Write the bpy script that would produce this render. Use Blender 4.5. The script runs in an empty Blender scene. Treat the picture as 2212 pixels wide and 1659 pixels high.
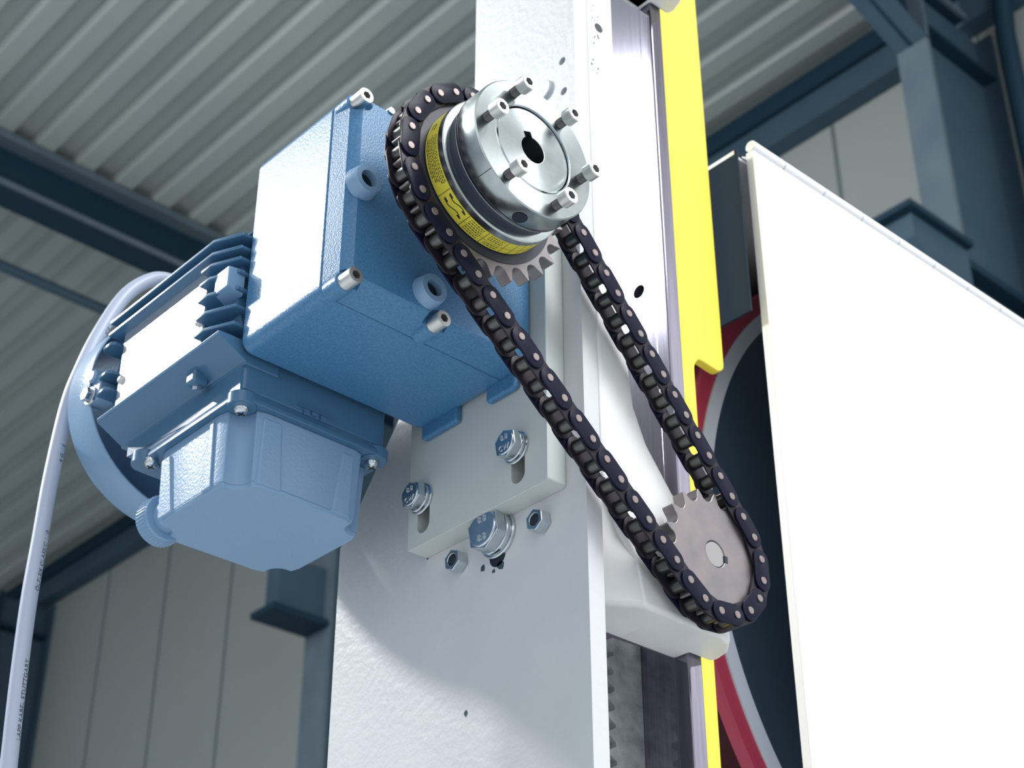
import bpy, bmesh, math, random
from mathutils import Vector, Matrix
random.seed(7)
PI = math.pi
SC = bpy.context.scene
COL = SC.collection
ZO = 1.6                                   # lens height above the floor; all z below are given from the lens level

# ------------------------------------------------------------------ camera, sky, lamp, exposure
W_PX, F_PX = 2212.0, 3640.58
cam = bpy.data.cameras.new('camera')
camo = bpy.data.objects.new('camera', cam)
COL.objects.link(camo)
yaw, pitch, roll = map(math.radians, (47.7693, 31.8649, -0.0252))
fw = Vector((math.cos(yaw)*math.cos(pitch), math.sin(yaw)*math.cos(pitch), math.sin(pitch)))
rt = Vector((math.sin(yaw), -math.cos(yaw), 0)); up = rt.cross(fw)
r2 = rt*math.cos(roll)+up*math.sin(roll); u2 = -rt*math.sin(roll)+up*math.cos(roll)
camo.matrix_world = Matrix(((r2.x, u2.x, -fw.x, 0), (r2.y, u2.y, -fw.y, 0), (r2.z, u2.z, -fw.z, ZO), (0, 0, 0, 1)))
cam.sensor_width = 36.0
cam.lens = F_PX/W_PX*36.0
cam.clip_start = 0.05; cam.clip_end = 200
cam.dof.use_dof = True; cam.dof.focus_distance = 1.22; cam.dof.aperture_fstop = 14
SC.camera = camo

world = bpy.data.worlds.new('hall_daylight'); SC.world = world; world.use_nodes = True
wt = world.node_tree; wt.nodes.clear()
w_out = wt.nodes.new('ShaderNodeOutputWorld'); w_bg = wt.nodes.new('ShaderNodeBackground')
w_tc = wt.nodes.new('ShaderNodeTexCoord'); w_dot = wt.nodes.new('ShaderNodeVectorMath'); w_dot.operation = 'DOT_PRODUCT'
w_dot.inputs[1].default_value = Vector((0.35, -0.93, 0.12)).normalized()
w_rmp = wt.nodes.new('ShaderNodeValToRGB')
w_rmp.color_ramp.elements[0].position = 0.0; w_rmp.color_ramp.elements[0].color = (0.36, 0.41, 0.48, 1)
w_rmp.color_ramp.elements[1].position = 1.0; w_rmp.color_ramp.elements[1].color = (1.15, 1.16, 1.2, 1)
w_map = wt.nodes.new('ShaderNodeMapRange'); w_map.inputs[1].default_value = -0.6; w_map.inputs[2].default_value = 0.9
wt.links.new(w_tc.outputs['Generated'], w_dot.inputs[0]); wt.links.new(w_dot.outputs['Value'], w_map.inputs[0])
wt.links.new(w_map.outputs[0], w_rmp.inputs[0]); w_ns = wt.nodes.new('ShaderNodeTexNoise'); w_ns.inputs['Scale'].default_value = 2.3; w_ns.inputs['Detail'].default_value = 1.0
w_m2 = wt.nodes.new('ShaderNodeMapRange'); w_m2.inputs[1].default_value = 0.36; w_m2.inputs[2].default_value = 0.64; w_m2.inputs[3].default_value = 0.35; w_m2.inputs[4].default_value = 1.65
w_mul = wt.nodes.new('ShaderNodeVectorMath'); w_mul.operation = 'SCALE'
wt.links.new(w_tc.outputs['Generated'], w_ns.inputs['Vector']); wt.links.new(w_ns.outputs['Fac'], w_m2.inputs[0])
wt.links.new(w_rmp.outputs[0], w_mul.inputs[0]); wt.links.new(w_m2.outputs[0], w_mul.inputs['Scale'])
wt.links.new(w_mul.outputs[0], w_bg.inputs[0]); wt.links.new(w_bg.outputs[0], w_out.inputs[0])
w_bg.inputs[1].default_value = 1.0

KEY = Vector((-1.0, 1.72, 1.27)).normalized()
def lamp(name, loc, target, size, power, color):
    l = bpy.data.lights.new(name, 'AREA'); l.shape = 'DISK'; l.size = size; l.energy = power; l.color = color
    o = bpy.data.objects.new(name, l); COL.objects.link(o)
    o.location = loc
    o.rotation_euler = (Vector(target)-Vector(loc)).to_track_quat('-Z', 'Y').to_euler()
    return o
tgt = Vector((0.70, 0.95, 0.75+ZO))
lamp('hall_lamp', tgt+KEY*7.0, tgt, 0.5, 320, (1.0, 0.985, 0.97))
def azel(az, el, r): return tgt+Vector((math.cos(math.radians(az))*math.cos(math.radians(el)), math.sin(math.radians(az))*math.cos(math.radians(el)), math.sin(math.radians(el))))*r
win = lamp('hall_window_light', azel(124.5, 39.5, 7.5), tgt, 2.9, 228, (0.97, 0.985, 1.0))
win.data.shape = 'RECTANGLE'; win.data.size = 3.2; win.data.size_y = 1.35; win.rotation_euler.rotate_axis('Z', math.radians(13))

sky = lamp('hall_skylight', tgt+Vector((0.18, -0.64, 0.75)).normalized()*6.0, tgt, 2.6, 330, (1.0, 1.0, 1.0))
sky.data.shape = 'SQUARE'
SC.view_settings.view_transform = 'Standard'; SC.view_settings.look = 'None'
SC.view_settings.exposure = 0.0; SC.view_settings.gamma = 1.0
SC.view_settings.use_curve_mapping = False

# ------------------------------------------------------------------ materials
def srgb(r, g, b):
    f = lambda c: (c/12.92 if c <= 0.04045 else ((c+0.055)/1.055)**2.4)
    return (f(r/255), f(g/255), f(b/255), 1)
def mat(name, col, rough=0.5, metal=0.0, spec=0.5, bump=None, var=None, stretch=None, coat=0.0, rvar=0.0):
    m = bpy.data.materials.new(name); m.use_nodes = True
    t = m.node_tree; p = t.nodes['Principled BSDF']
    p.inputs['Base Color'].default_value = col; p.inputs['Roughness'].default_value = rough
    p.inputs['Metallic'].default_value = metal; p.inputs['Specular IOR Level'].default_value = spec
    p.inputs['Coat Weight'].default_value = coat; p.inputs['Coat Roughness'].default_value = 0.12
    tc = t.nodes.new('ShaderNodeTexCoord'); mp = t.nodes.new('ShaderNodeMapping')
    t.links.new(tc.outputs['Object'], mp.inputs[0])
    if stretch: mp.inputs['Scale'].default_value = stretch
    if bump:
        n = t.nodes.new('ShaderNodeTexNoise'); n.inputs['Scale'].default_value = bump[0]; n.inputs['Detail'].default_value = 2
        b = t.nodes.new('ShaderNodeBump'); b.inputs['Strength'].default_value = bump[1]; b.inputs['Distance'].default_value = bump[2]
        t.links.new(mp.outputs[0], n.inputs['Vector']); t.links.new(n.outputs['Fac'], b.inputs['Height']); t.links.new(b.outputs[0], p.inputs['Normal'])
    if var:
        n = t.nodes.new('ShaderNodeTexNoise'); n.inputs['Scale'].default_value = var[0]; n.inputs['Detail'].default_value = 4
        x = t.nodes.new('ShaderNodeMix'); x.data_type = 'RGBA'
        x.inputs[6].default_value = col; x.inputs[7].default_value = var[1]
        mr = t.nodes.new('ShaderNodeMapRange'); mr.inputs[1].default_value = 0.35; mr.inputs[2].default_value = 0.7
        t.links.new(mp.outputs[0], n.inputs['Vector']); t.links.new(n.outputs['Fac'], mr.inputs[0]); t.links.new(mr.outputs[0], x.inputs[0]); t.links.new(x.outputs[2], p.inputs['Base Color'])
        if rvar:
            rr = t.nodes.new('ShaderNodeMapRange'); rr.inputs[3].default_value = rough-rvar; rr.inputs[4].default_value = rough+rvar
            t.links.new(n.outputs['Fac'], rr.inputs[0]); t.links.new(rr.outputs[0], p.inputs['Roughness'])
    return m
M = {}
M['blue'] = mat('blue_hammertone_paint', (0.05, 0.175, 0.345, 1), 0.33, 0.0, 0.5, bump=(650, 0.35, 0.0008), var=(500, (0.08, 0.235, 0.415, 1)))
M['blue_lid'] = mat('pale_blue_paint', (0.20, 0.34, 0.51, 1), 0.34, 0.0, 0.5, bump=(420, 0.3, 0.0008))
M['blue_motor'] = mat('blue_enamel', (0.062, 0.16, 0.28, 1), 0.26, 0.0, 0.5, bump=(300, 0.12, 0.0006))
M['white'] = mat('white_machine_paint', (0.63, 0.65, 0.66, 1), 0.36, 0, 0.5, bump=(130, 0.22, 0.0015), var=(9, (0.585, 0.61, 0.625, 1)))
M['plate'] = mat('grey_plate_paint', (0.54, 0.585, 0.57, 1), 0.5, 0, 0.4, bump=(160, 0.06, 0.001))
M['cast'] = mat('white_cast_paint', (0.82, 0.83, 0.82, 1), 0.45, 0, 0.4, bump=(40, 0.15, 0.002), var=(14, (0.72, 0.74, 0.74, 1)))
M['flap'] = mat('white_door_paint', (0.86, 0.87, 0.88, 1), 0.42, 0, 0.5)
M['alu'] = mat('turned_aluminium', (0.52, 0.575, 0.575, 1), 0.24, 1.0, 0.5, bump=(900, 0.05, 0.0003), var=(60, (0.40, 0.45, 0.455, 1)), rvar=0.06)
M['zinc'] = mat('zinc_plated_steel', (0.66, 0.70, 0.73, 1), 0.2, 1.0, 0.5, var=(120, (0.52, 0.58, 0.62, 1)), rvar=0.08)
M['screw'] = mat('satin_screw_steel', (0.70, 0.71, 0.69, 1), 0.38, 1.0, 0.5, bump=(1500, 0.08, 0.0003))
M['sprocket'] = mat('sprocket_steel', (0.21, 0.205, 0.215, 1), 0.42, 0.8, 0.5, bump=(200, 0.08, 0.001), var=(45, (0.29, 0.25, 0.25, 1)), rvar=0.1)
M['chain'] = mat('oiled_black_link', (0.006, 0.007, 0.022, 1), 0.36, 0.0, 0.10, bump=(300, 0.08, 0.0006))
M['inner'] = mat('oiled_inner_link', (0.022, 0.018, 0.026, 1), 0.38, 0.2, 0.2)
M['roller'] = mat('oiled_roller_steel', (0.13, 0.13, 0.125, 1), 0.3, 0.9, 0.5)
M['pin'] = mat('pin_steel', (0.27, 0.23, 0.225, 1), 0.42, 0.9, 0.5)
M['rubber'] = mat('black_seal', (0.015, 0.02, 0.045, 1), 0.4, 0, 0.5)
M['hole'] = mat('dark_bore', (0.006, 0.012, 0.025, 1), 0.5)
M['label'] = mat('yellow_label_film', (0.78, 0.68, 0.075, 1), 0.4, 0, 0.4)
M['ink'] = mat('black_ink', (0.02, 0.022, 0.03, 1), 0.6)
M['greyink'] = mat('grey_ink', (0.12, 0.14, 0.18, 1), 0.6)
M['yellow'] = mat('yellow_guard_paint', (0.92, 0.74, 0.06, 1), 0.4, 0, 0.5, bump=(60, 0.05, 0.001))
M['rail'] = mat('ground_steel', (0.30, 0.285, 0.345, 1), 0.11, 0.9, 0.5, bump=(220, 0.12, 0.0006), stretch=(1, 1, 0.04), var=(300, (0.23, 0.22, 0.275, 1)), rvar=0.02)
M['rack'] = mat('dusty_rack_steel', (0.46, 0.50, 0.50, 1), 0.6, 0.2, 0.3, bump=(180, 0.3, 0.002), var=(70, (0.26, 0.29, 0.31, 1)))
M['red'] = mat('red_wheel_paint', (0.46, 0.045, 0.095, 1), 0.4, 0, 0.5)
M['maroon'] = mat('dark_maroon', (0.05, 0.008, 0.014, 1), 0.6, 0, 0.2)  # drum side, darker than the red front flange
M['shaft'] = mat('turned_shaft_end', (0.34, 0.33, 0.325, 1), 0.3, 1.0, 0.5)
M['band'] = mat('bright_wheel_rim', (0.72, 0.80, 0.92, 1), 0.36, 0.2, 0.5, bump=(300, 0.05, 0.0006))
M['disc'] = mat('brushed_dark_disc', (0.09, 0.15, 0.22, 1), 0.3, 0.6, 0.5, bump=(60, 0.08, 0.001))
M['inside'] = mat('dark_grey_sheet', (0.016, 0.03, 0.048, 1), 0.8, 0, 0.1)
M['cable'] = mat('grey_cable_jacket', (0.46, 0.52, 0.64, 1), 0.38, 0, 0.5)
M['nameplate'] = mat('bright_nameplate', (0.72, 0.74, 0.76, 1), 0.3, 0.8, 0.5)
M['roof'] = mat('galvanised_roof_sheet', (0.40, 0.445, 0.425, 1), 0.5, 0.0, 0.4, var=(0.8, (0.36, 0.405, 0.405, 1)))
M['wall'] = mat('pale_wall_panel', (0.35, 0.385, 0.37, 1), 0.6, 0, 0.3)
M['joint'] = mat('panel_joint', (0.15, 0.185, 0.19, 1), 0.7)
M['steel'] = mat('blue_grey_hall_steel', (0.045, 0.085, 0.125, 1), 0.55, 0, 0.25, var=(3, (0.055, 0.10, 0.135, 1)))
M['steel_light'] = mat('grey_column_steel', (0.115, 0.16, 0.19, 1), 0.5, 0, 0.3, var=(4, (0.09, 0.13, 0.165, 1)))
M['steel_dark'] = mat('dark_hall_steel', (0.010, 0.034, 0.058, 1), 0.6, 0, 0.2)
M['floor'] = mat('concrete_floor', (0.58, 0.60, 0.62, 1), 0.6, 0, 0.3, var=(2, (0.50, 0.52, 0.54, 1)))
M['chip'] = mat('paint_chip', (0.03, 0.07, 0.08, 1), 0.7)

for k_ in ('alu', 'disc'):
    t_ = M[k_].node_tree; p_ = t_.nodes['Principled BSDF']
    p_.inputs['Anisotropic'].default_value = 0.75
    g_ = t_.nodes.new('ShaderNodeTangent'); g_.direction_type = 'RADIAL'; g_.axis = 'Y'
    t_.links.new(g_.outputs[0], p_.inputs['Tangent'])
# ------------------------------------------------------------------ mesh helpers
AX = {'x': (0, 1, 2), 'y': (1, 0, 2), 'z': (2, 0, 1)}
def P3(axis, a, u, v):
    i, j, k = AX[axis]; p = [0, 0, 0]; p[i] = a; p[j] = u; p[k] = v
    return Vector(p)
class B:
    def __init__(s): s.bm = bmesh.new()
    def box(s, x0, x1, y0, y1, z0, z1):
        v = [s.bm.verts.new((x, y, z)) for x in (x0, x1) for y in (y0, y1) for z in (z0, z1)]
        for f in ((0, 1, 3, 2), (4, 6, 7, 5), (0, 4, 5, 1), (2, 3, 7, 6), (0, 2, 6, 4), (1, 5, 7, 3)): s.bm.faces.new([v[i] for i in f])
        return s
    def prism(s, poly, axis, a0, a1, holes=(), top=None):
        """poly extruded along an axis; top = outline at a1 when it tapers"""
        if not holes:
            b = [s.bm.verts.new(P3(axis, a0, *p)) for p in poly]; t = [s.bm.verts.new(P3(axis, a1, *p)) for p in (top or poly)]
            s.bm.faces.new(b); s.bm.faces.new(t[::-1]); n = len(b)
            for i in range(n): s.bm.faces.new((b[i], b[(i+1) % n], t[(i+1) % n], t[i]))
            return s
        for a in (a0, a1):
            es = []
            for loop in [poly]+list(holes):
                vs = [s.bm.verts.new(P3(axis, a, *p)) for p in loop]
                es += [s.bm.edges.new((vs[i], vs[(i+1) % len(vs)])) for i in range(len(vs))]
            bmesh.ops.triangle_fill(s.bm, use_beauty=True, use_dissolve=False, edges=es)
        for loop in [poly]+list(holes):
            vb = [s.bm.verts.new(P3(axis, a0, *p)) for p in loop]; vt = [s.bm.verts.new(P3(axis, a1, *p)) for p in loop]
            for i in range(len(vb)): s.bm.faces.new((vb[i], vb[(i+1) % len(vb)], vt[(i+1) % len(vt)], vt[i]))
        bmesh.ops.remove_doubles(s.bm, verts=s.bm.verts[:], dist=1e-6)
        return s
    def lathe(s, c, axis, prof, n=48, close=False):
        """prof: (position along axis, radius); close joins last to first (a ring)"""
        rows = []
        for a, r in prof:
            if r < 1e-7: rows.append([s.bm.verts.new(P3(axis, a, *c))])
            else: rows.append([s.bm.verts.new(P3(axis, a, c[0]+r*math.cos(2*PI*i/n), c[1]+r*math.sin(2*PI*i/n))) for i in range(n)])
        pr = list(zip(rows, rows[1:]))+([(rows[-1], rows[0])] if close else [])
        for A, C in pr:
            for i in range(n):
                j = (i+1) % n
                if len(A) == 1 and len(C) == 1: continue
                if len(A) == 1: s.bm.faces.new((A[0], C[i], C[j]))
                elif len(C) == 1: s.bm.faces.new((A[i], A[j], C[0]))
                else: s.bm.faces.new((A[i], A[j], C[j], C[i]))
        if not close:
            for R in (rows[0], rows[-1]):
                if len(R) > 2: s.bm.faces.new(R)
        return s
    def loft(s, axis, rows):
        R_ = [[s.bm.verts.new(P3(axis, a, *p)) for p in o] for a, o in rows]; n = len(R_[0])
        for A, C in zip(R_, R_[1:]):
            for i in range(n): s.bm.faces.new((A[i], A[(i+1) % n], C[(i+1) % n], C[i]))
        s.bm.faces.new(R_[0]); s.bm.faces.new(R_[-1]); return s
    def cyl(s, c, axis, r, a0, a1, n=32, ch=0.0):
        d = 1 if a1 > a0 else -1
        if ch: return s.lathe(c, axis, [(a0, r-ch), (a0+d*ch, r), (a1-d*ch, r), (a1, r-ch)], n)
        return s.lathe(c, axis, [(a0, r), (a1, r)], n)
    def tube(s, pts, r, n=14):
        pts = [Vector(p) for p in pts]; rows = []; u = None
        for i, p in enumerate(pts):
            t = (pts[min(i+1, len(pts)-1)]-pts[max(i-1, 0)]).normalized()
            if u is None: u = t.orthogonal().normalized()
            u = (u-t*u.dot(t)).normalized(); w = t.cross(u)
            rows.append([s.bm.verts.new(p+r*(u*math.cos(2*PI*k/n)+w*math.sin(2*PI*k/n))) for k in range(n)])
        for A, C in zip(rows, rows[1:]):
            for k in range(n): s.bm.faces.new((A[k], A[(k+1) % n], C[(k+1) % n], C[k]))
        s.bm.faces.new(rows[0]); s.bm.faces.new(rows[-1])
        return s
def ngon(c, r, n, rot=0.0): return [(c[0]+r*math.cos(rot+2*PI*i/n), c[1]+r*math.sin(rot+2*PI*i/n)) for i in range(n)]
def slot(c, r, h, n=10):                                            # vertical obround: centre, radius, half length
    return [(c[0]+r*math.cos(t), c[1]+h+r*math.sin(t)) for t in [PI*i/n for i in range(n+1)]]+[(c[0]+r*math.cos(t), c[1]-h+r*math.sin(t)) for t in [PI+PI*i/n for i in range(n+1)]]
def rrect(u0, u1, v0, v1, r, n=5):
    o = []
    for cu, cv, a in ((u1-r, v1-r, 0), (u0+r, v1-r, PI/2), (u0+r, v0+r, PI), (u1-r, v0+r, 1.5*PI)):
        o += [(cu+r*math.cos(a+PI/2*i/n), cv+r*math.sin(a+PI/2*i/n)) for i in range(n+1)]
    return o
def round_poly(pts, radii, n=5):
    out = []; N = len(pts)
    for i, p in enumerate(pts):
        r = radii[i] if isinstance(radii, (list, tuple)) else radii
        if r <= 0: out.append(tuple(p)); continue
        p = Vector(p); a = (Vector(pts[i-1])-p); b = (Vector(pts[(i+1) % N])-p)
        d = min(r, a.length*0.45, b.length*0.45); A = p+a.normalized()*d; C = p+b.normalized()*d
        for k in range(n+1):
            t = k/n; q = A*(1-t)**2+p*2*t*(1-t)+C*t*t; out.append((q.x, q.y))
    return out

WORLD = {}                                                          # world position of every thing and part
def obj(name, b, m, parent=None, bevel=0.0, seg=2, smooth=38, loc=None):
    """link a builder's mesh as one object; coordinates are lens-level world coordinates"""
    bm = b.bm
    bmesh.ops.recalc_face_normals(bm, faces=bm.faces[:])
    bb = [Vector((min(v.co[i] for v in bm.verts) for i in range(3))), Vector((max(v.co[i] for v in bm.verts) for i in range(3)))]
    w = Vector(loc) if loc is not None else Vector(((bb[0].x+bb[1].x)/2, (bb[0].y+bb[1].y)/2, bb[0].z))
    bmesh.ops.translate(bm, vec=-w, verts=bm.verts[:])
    me = bpy.data.meshes.new(name); bm.to_mesh(me); bm.free()
    me.polygons.foreach_set('use_smooth', [True]*len(me.polygons)); me.set_sharp_from_angle(angle=math.radians(smooth))
    me.materials.append(M[m] if isinstance(m, str) else m)
    o = bpy.data.objects.new(name, me); COL.objects.link(o)
    place(o, w+Vector((0, 0, ZO)), parent)
    if bevel:
        d = o.modifiers.new('bevel', 'BEVEL'); d.width = bevel; d.segments = seg; d.limit_method = 'ANGLE'; d.angle_limit = math.radians(40); d.harden_normals = True
    return o
def place(o, w, parent):
    WORLD[o] = w
    if parent is not None:
        o.parent = parent; o.location = w-WORLD[parent]
    else: o.location = w
def thing(name, label, cat, base, group=None):
    o = bpy.data.objects.new(name, None); COL.objects.link(o); o.empty_display_size = 0.05
    place(o, Vector(base)+Vector((0, 0, ZO)), None)
    return tag(o, label, cat, group)
def tag(o, label, cat, group=None):
    o['label'] = label; o['category'] = cat
    if group: o['group'] = group
    return o
def struct(o): o['kind'] = 'structure'; return o
def text_bm(s, size, xf, extrude=0.0004, spacing=1.0):
    """lettering as a mesh; xf maps (x, y, z) of the flat text to a point"""
    c = bpy.data.curves.new('lettering', 'FONT'); c.body = s; c.size = size; c.extrude = extrude; c.align_x = 'CENTER'; c.align_y = 'CENTER'; c.space_character = spacing; c.resolution_u = 3
    o = bpy.data.objects.new('lettering', c); COL.objects.link(o)
    dg = bpy.context.evaluated_depsgraph_get(); me = bpy.data.meshes.new_from_object(o.evaluated_get(dg))
    b = B(); b.bm.from_mesh(me)
    bpy.data.objects.remove(o); bpy.data.curves.remove(c); bpy.data.meshes.remove(me)
    for v in b.bm.verts: v.co = xf(v.co)
    return b
def socket_screw(name, c, axis, head_front, head_back, r, parent, shank_to=None, rs=None, d=1, m='screw', hexr=0.55):
    """cap screw; d = +1/-1 direction from the head towards the thread"""
    b = B(); dep = abs(head_back-head_front)*0.62
    b.prism(ngon(c, r-0.0005, 28), axis, head_front, head_front+d*0.0006, holes=[ngon(c, r*hexr, 6, 0.3)], )
    b.prism(ngon(c, r, 28), axis, head_front+d*0.0005, head_front+d*dep, holes=[ngon(c, r*hexr, 6, 0.3)])
    b.cyl(c, axis, r, head_front+d*dep, head_back, 28)
    o = obj(name, b, m, parent)
    k = B().prism(ngon(c, r*hexr*0.99, 6, 0.3), axis, head_front+d*(dep-0.0004), head_front+d*(dep-0.0001))
    obj('hex_socket', k, 'hole', o)
    if shank_to is not None:
        n = int(abs(shank_to-head_back)/0.0006); pr = []
        for i in range(n+1): pr.append((head_back+d*abs(shank_to-head_back)*i/n, (rs if i % 2 else rs*0.88)))
        obj('thread', B().lathe(c, axis, pr, 20), 'roller', o)
    return o

# ------------------------------------------------------------------ the hall
XW, H = 6.0, 6.31
ft = B().box(-14, 10, -14, 22, -ZO-0.2, -ZO); struct(obj('floor', ft, 'floor'))
b = B(); pitch_r = 0.2622; x0 = 2.844-pitch_r*0.25-40*pitch_r; prof = []
k = 0
while x0+k*pitch_r < XW+0.1:
    xs = x0+k*pitch_r
    prof += [(xs, H+0.012), (xs+0.102, H+0.012), (xs+0.130, H+0.085), (xs+0.236, H+0.085)]
    k += 1
n = len(prof); rows = [[b.bm.verts.new((x, y, z)) for x, z in prof] for y in (-1.0, 15.0)]
for i in range(n-1): b.bm.faces.new((rows[0][i], rows[0][i+1], rows[1][i+1], rows[1][i]))
rows2 = [[b.bm.verts.new((x, y, H+0.16)) for x in (prof[0][0], prof[-1][0])] for y in (-1.0, 15.0)]
b.bm.faces.new((rows2[0][0], rows2[0][1], rows2[1][1], rows2[1][0]))
struct(obj('ceiling', b, 'roof', smooth=10))
wl = obj('wall_right', B().box(XW, XW+0.12, -1.0, 15.0, -ZO, H+0.16), 'wall'); struct(wl)
b = B()
for y in (4.03-0.93*3, 4.03-0.93*2, 4.03-0.93, 4.03, 4.03+0.93, 4.03+1.86, 7.7, 9.65, 10.58, 11.51, 12.44, 13.37): b.box(XW-0.004, XW+0.01, y-0.012, y+0.012, -ZO, H-0.1)
struct(obj('trim_1', b, 'joint'))
eb = obj('eave_beam', B().box(5.88, XW-0.005, -1.0, 15.0, H-0.30, H-0.125), 'steel', bevel=0.004)
tag(eb, 'long blue-grey eave beam running along the top of the panelled wall under the roof', 'beam')
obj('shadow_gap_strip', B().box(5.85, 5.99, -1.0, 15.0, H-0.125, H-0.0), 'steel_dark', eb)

def i_beam_x(name, label, y0, y1, zb, x0, x1, group=None, m='steel_dark'):
    t = thing(name, label, 'beam', ((x0+x1)/2, (y0+y1)/2, zb), 'steel roof beams')
    ym = (y0+y1)/2
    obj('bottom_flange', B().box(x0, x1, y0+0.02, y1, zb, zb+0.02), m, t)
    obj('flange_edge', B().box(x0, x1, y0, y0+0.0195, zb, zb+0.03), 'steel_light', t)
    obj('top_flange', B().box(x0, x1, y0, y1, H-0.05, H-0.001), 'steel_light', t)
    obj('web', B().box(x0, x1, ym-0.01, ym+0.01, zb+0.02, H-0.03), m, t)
    return t
i_beam_x('roof_beam', 'dark steel roof beam crossing the ribbed roof behind the blue motor', 7.42, 7.63, 5.95, -6.0, 5.80)
i_beam_x('roof_beam', 'dark steel roof beam reaching the haunched column top at the upper right', 3.03, 3.21, 5.95, -6.0, 5.80)
pp = obj('roof_tie', B().tube([(-6, 8.15, 5.95), (5.8, 8.15, 5.95)], 0.035, 10), 'steel'); tag(pp, 'thin steel tie rod under the roof beyond the dark roof beam', 'rod')

def column(label, xc, y0, y1, ztop, corbel=None, light='steel_light'):
    t = thing('steel_column', label, 'column', ((xc+XW)/2, (y0+y1)/2, -ZO), 'steel columns along the wall')
    ym = (y0+y1)/2
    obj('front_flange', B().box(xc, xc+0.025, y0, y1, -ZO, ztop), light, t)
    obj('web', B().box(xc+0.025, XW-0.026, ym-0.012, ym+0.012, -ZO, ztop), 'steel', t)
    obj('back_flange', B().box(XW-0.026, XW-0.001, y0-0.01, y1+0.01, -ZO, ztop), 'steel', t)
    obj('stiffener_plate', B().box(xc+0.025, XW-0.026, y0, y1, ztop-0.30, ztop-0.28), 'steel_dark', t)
    if corbel:
        z, l = corbel
        c = obj('corbel', B().prism([(xc, z), (xc-l, z), (xc-l, z-0.12), (xc-0.02, z-0.42), (xc, z-0.42)], 'y', ym-0.10, ym+0.10), 'steel', t)
        obj('corbel_plate', B().box(xc-l-0.05, xc, y0-0.05, y1+0.05, z, z+0.03), 'steel_dark', c)
        obj('corbel_stiffener', B().box(xc+0.025, XW-0.026, y0, y1, z-0.06, z-0.02), 'steel_dark', t)
    return t
rc = column('tall grey-blue steel column beside the panelled wall at upper right', 5.38, 3.03, 3.20, 5.95, (4.31, 0.40))
obj('haunch', B().prism([(5.38, 5.56), (5.38, 5.95), (4.3, 5.95)], 'y', 3.105, 3.125), 'steel_dark', rc)
hb = B(); hb.prism([(5.40, 5.555), (4.28, 5.955), (4.28, 5.975), (5.40, 5.575)], 'y', 3.03, 3.20); obj('haunch_flange', hb, 'steel', rc)
lc = column('steel column with a dark corbel bracket left of the white machine column', 5.40, 7.56, 7.80, 5.95)
lcc = obj('corbel', B().box(5.07, 5.40, 7.62, 7.76, 4.09, 4.44), 'steel', lc)
obj('corbel_plate', B().box(5.0, 5.40, 7.56, 7.80, 4.05, 4.09), 'steel_dark', lcc)
column('dark steel column at lower left behind the grey cable', 5.50, 12.40, 12.65, 5.98, None, 'steel_dark')
dp = obj('downpipe', B().tube([(5.86, 2.80, 6.25), (5.86, 2.86, 6.0), (5.9, 2.90, 5.8), (5.9, 2.90, -ZO)], 0.05, 12), 'steel_dark'); tag(dp, 'dark vertical pipe on the wall at the far upper right', 'pipe')

# ------------------------------------------------------------------ machine column (side plate) and casting
XC, YF, XP = 0.8126, 0.81, 0.7924
mc = thing('machine_column', 'tall off-white painted steel machine column carrying the blue geared motor', 'machine column', (0.83, 0.97, -ZO))
sp = [(YF, -ZO), (1.128, -ZO), (1.128, 0.682), (0.949, 0.912), (0.949, 2.2), (YF, 2.2)]
hol = [ngon((0.8265, 1.0691), 0.0042, 14), ngon((0.8252, 1.0317), 0.0042, 14)]
sp_o = obj('side_plate', B().prism(sp, 'x', XC, 0.8290, holes=hol), 'white', mc)
obj('threaded_hole', B().prism(ngon((0.8265, 1.0691), 0.0044, 14), 'x', XC+0.006, XC+0.007), 'hole', sp_o)
obj('threaded_hole', B().prism(ngon((0.8252, 1.0317), 0.0044, 14), 'x', XC+0.006, XC+0.007), 'hole', sp_o)
obj('cover_disc', B().cyl((0.851, 1.0487), 'x', 0.011, XC-0.003, XC+0.001, 24, 0.0008), 'white', mc)
obj('core_box', B().box(0.8295, 0.862, 0.90, 0.947, -ZO, 2.2), 'cast', mc)
# hex fasteners on the column
def hex_bolt(name, c, a_face, r_af, head, parent, washers, mark, msize, hole_r=None):
    """bolt along x, head towards -x; washers = list of (radius, thickness)"""
    a = a_face; ws = []
    for i, (wr, wth) in enumerate(washers):
        ws.append((a-wth, a, wr)); a -= wth
    rc_ = r_af/math.cos(PI/6); f = a-head
    b = B().prism(ngon(c, rc_, 6, 0.35), 'x', a, f+0.0012); b.prism(ngon(c, r_af*0.97, 30), 'x', f+0.0014, f, top=ngon(c, r_af*0.90, 30))
    o = obj(name, b, 'zinc', parent, bevel=0.0006)
    for i, (w0, w1, wr) in enumerate(ws):
        nm = 'washer' if i == 0 else 'spring_washer'
        obj(nm, B().cyl(c, 'x', wr, w1, w0, 36, min(0.0007, (w1-w0)*0.3)), 'zinc', o)
    for txt, dz in mark:
        obj('head_mark', text_bm(txt, msize, lambda v, dz=dz: Vector((f-v.z, c[0]-v.x, c[1]+dz+v.y)), 0.0005), 'screw', o)
    return o
hex_bolt('hex_bolt', (0.9110, 0.6150), XC, 0.0165, 0.0115, mc, [(0.0205, 0.003), (0.0185, 0.0045)], [('8.8', 0.008), ('8.8', -0.008)], 0.0085)
obj('bolt_hole', B().prism(slot((0.9125, 0.6000), 0.0095, 0.003), 'x', XC-0.0002, XC+0.001), 'hole', mc)
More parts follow.
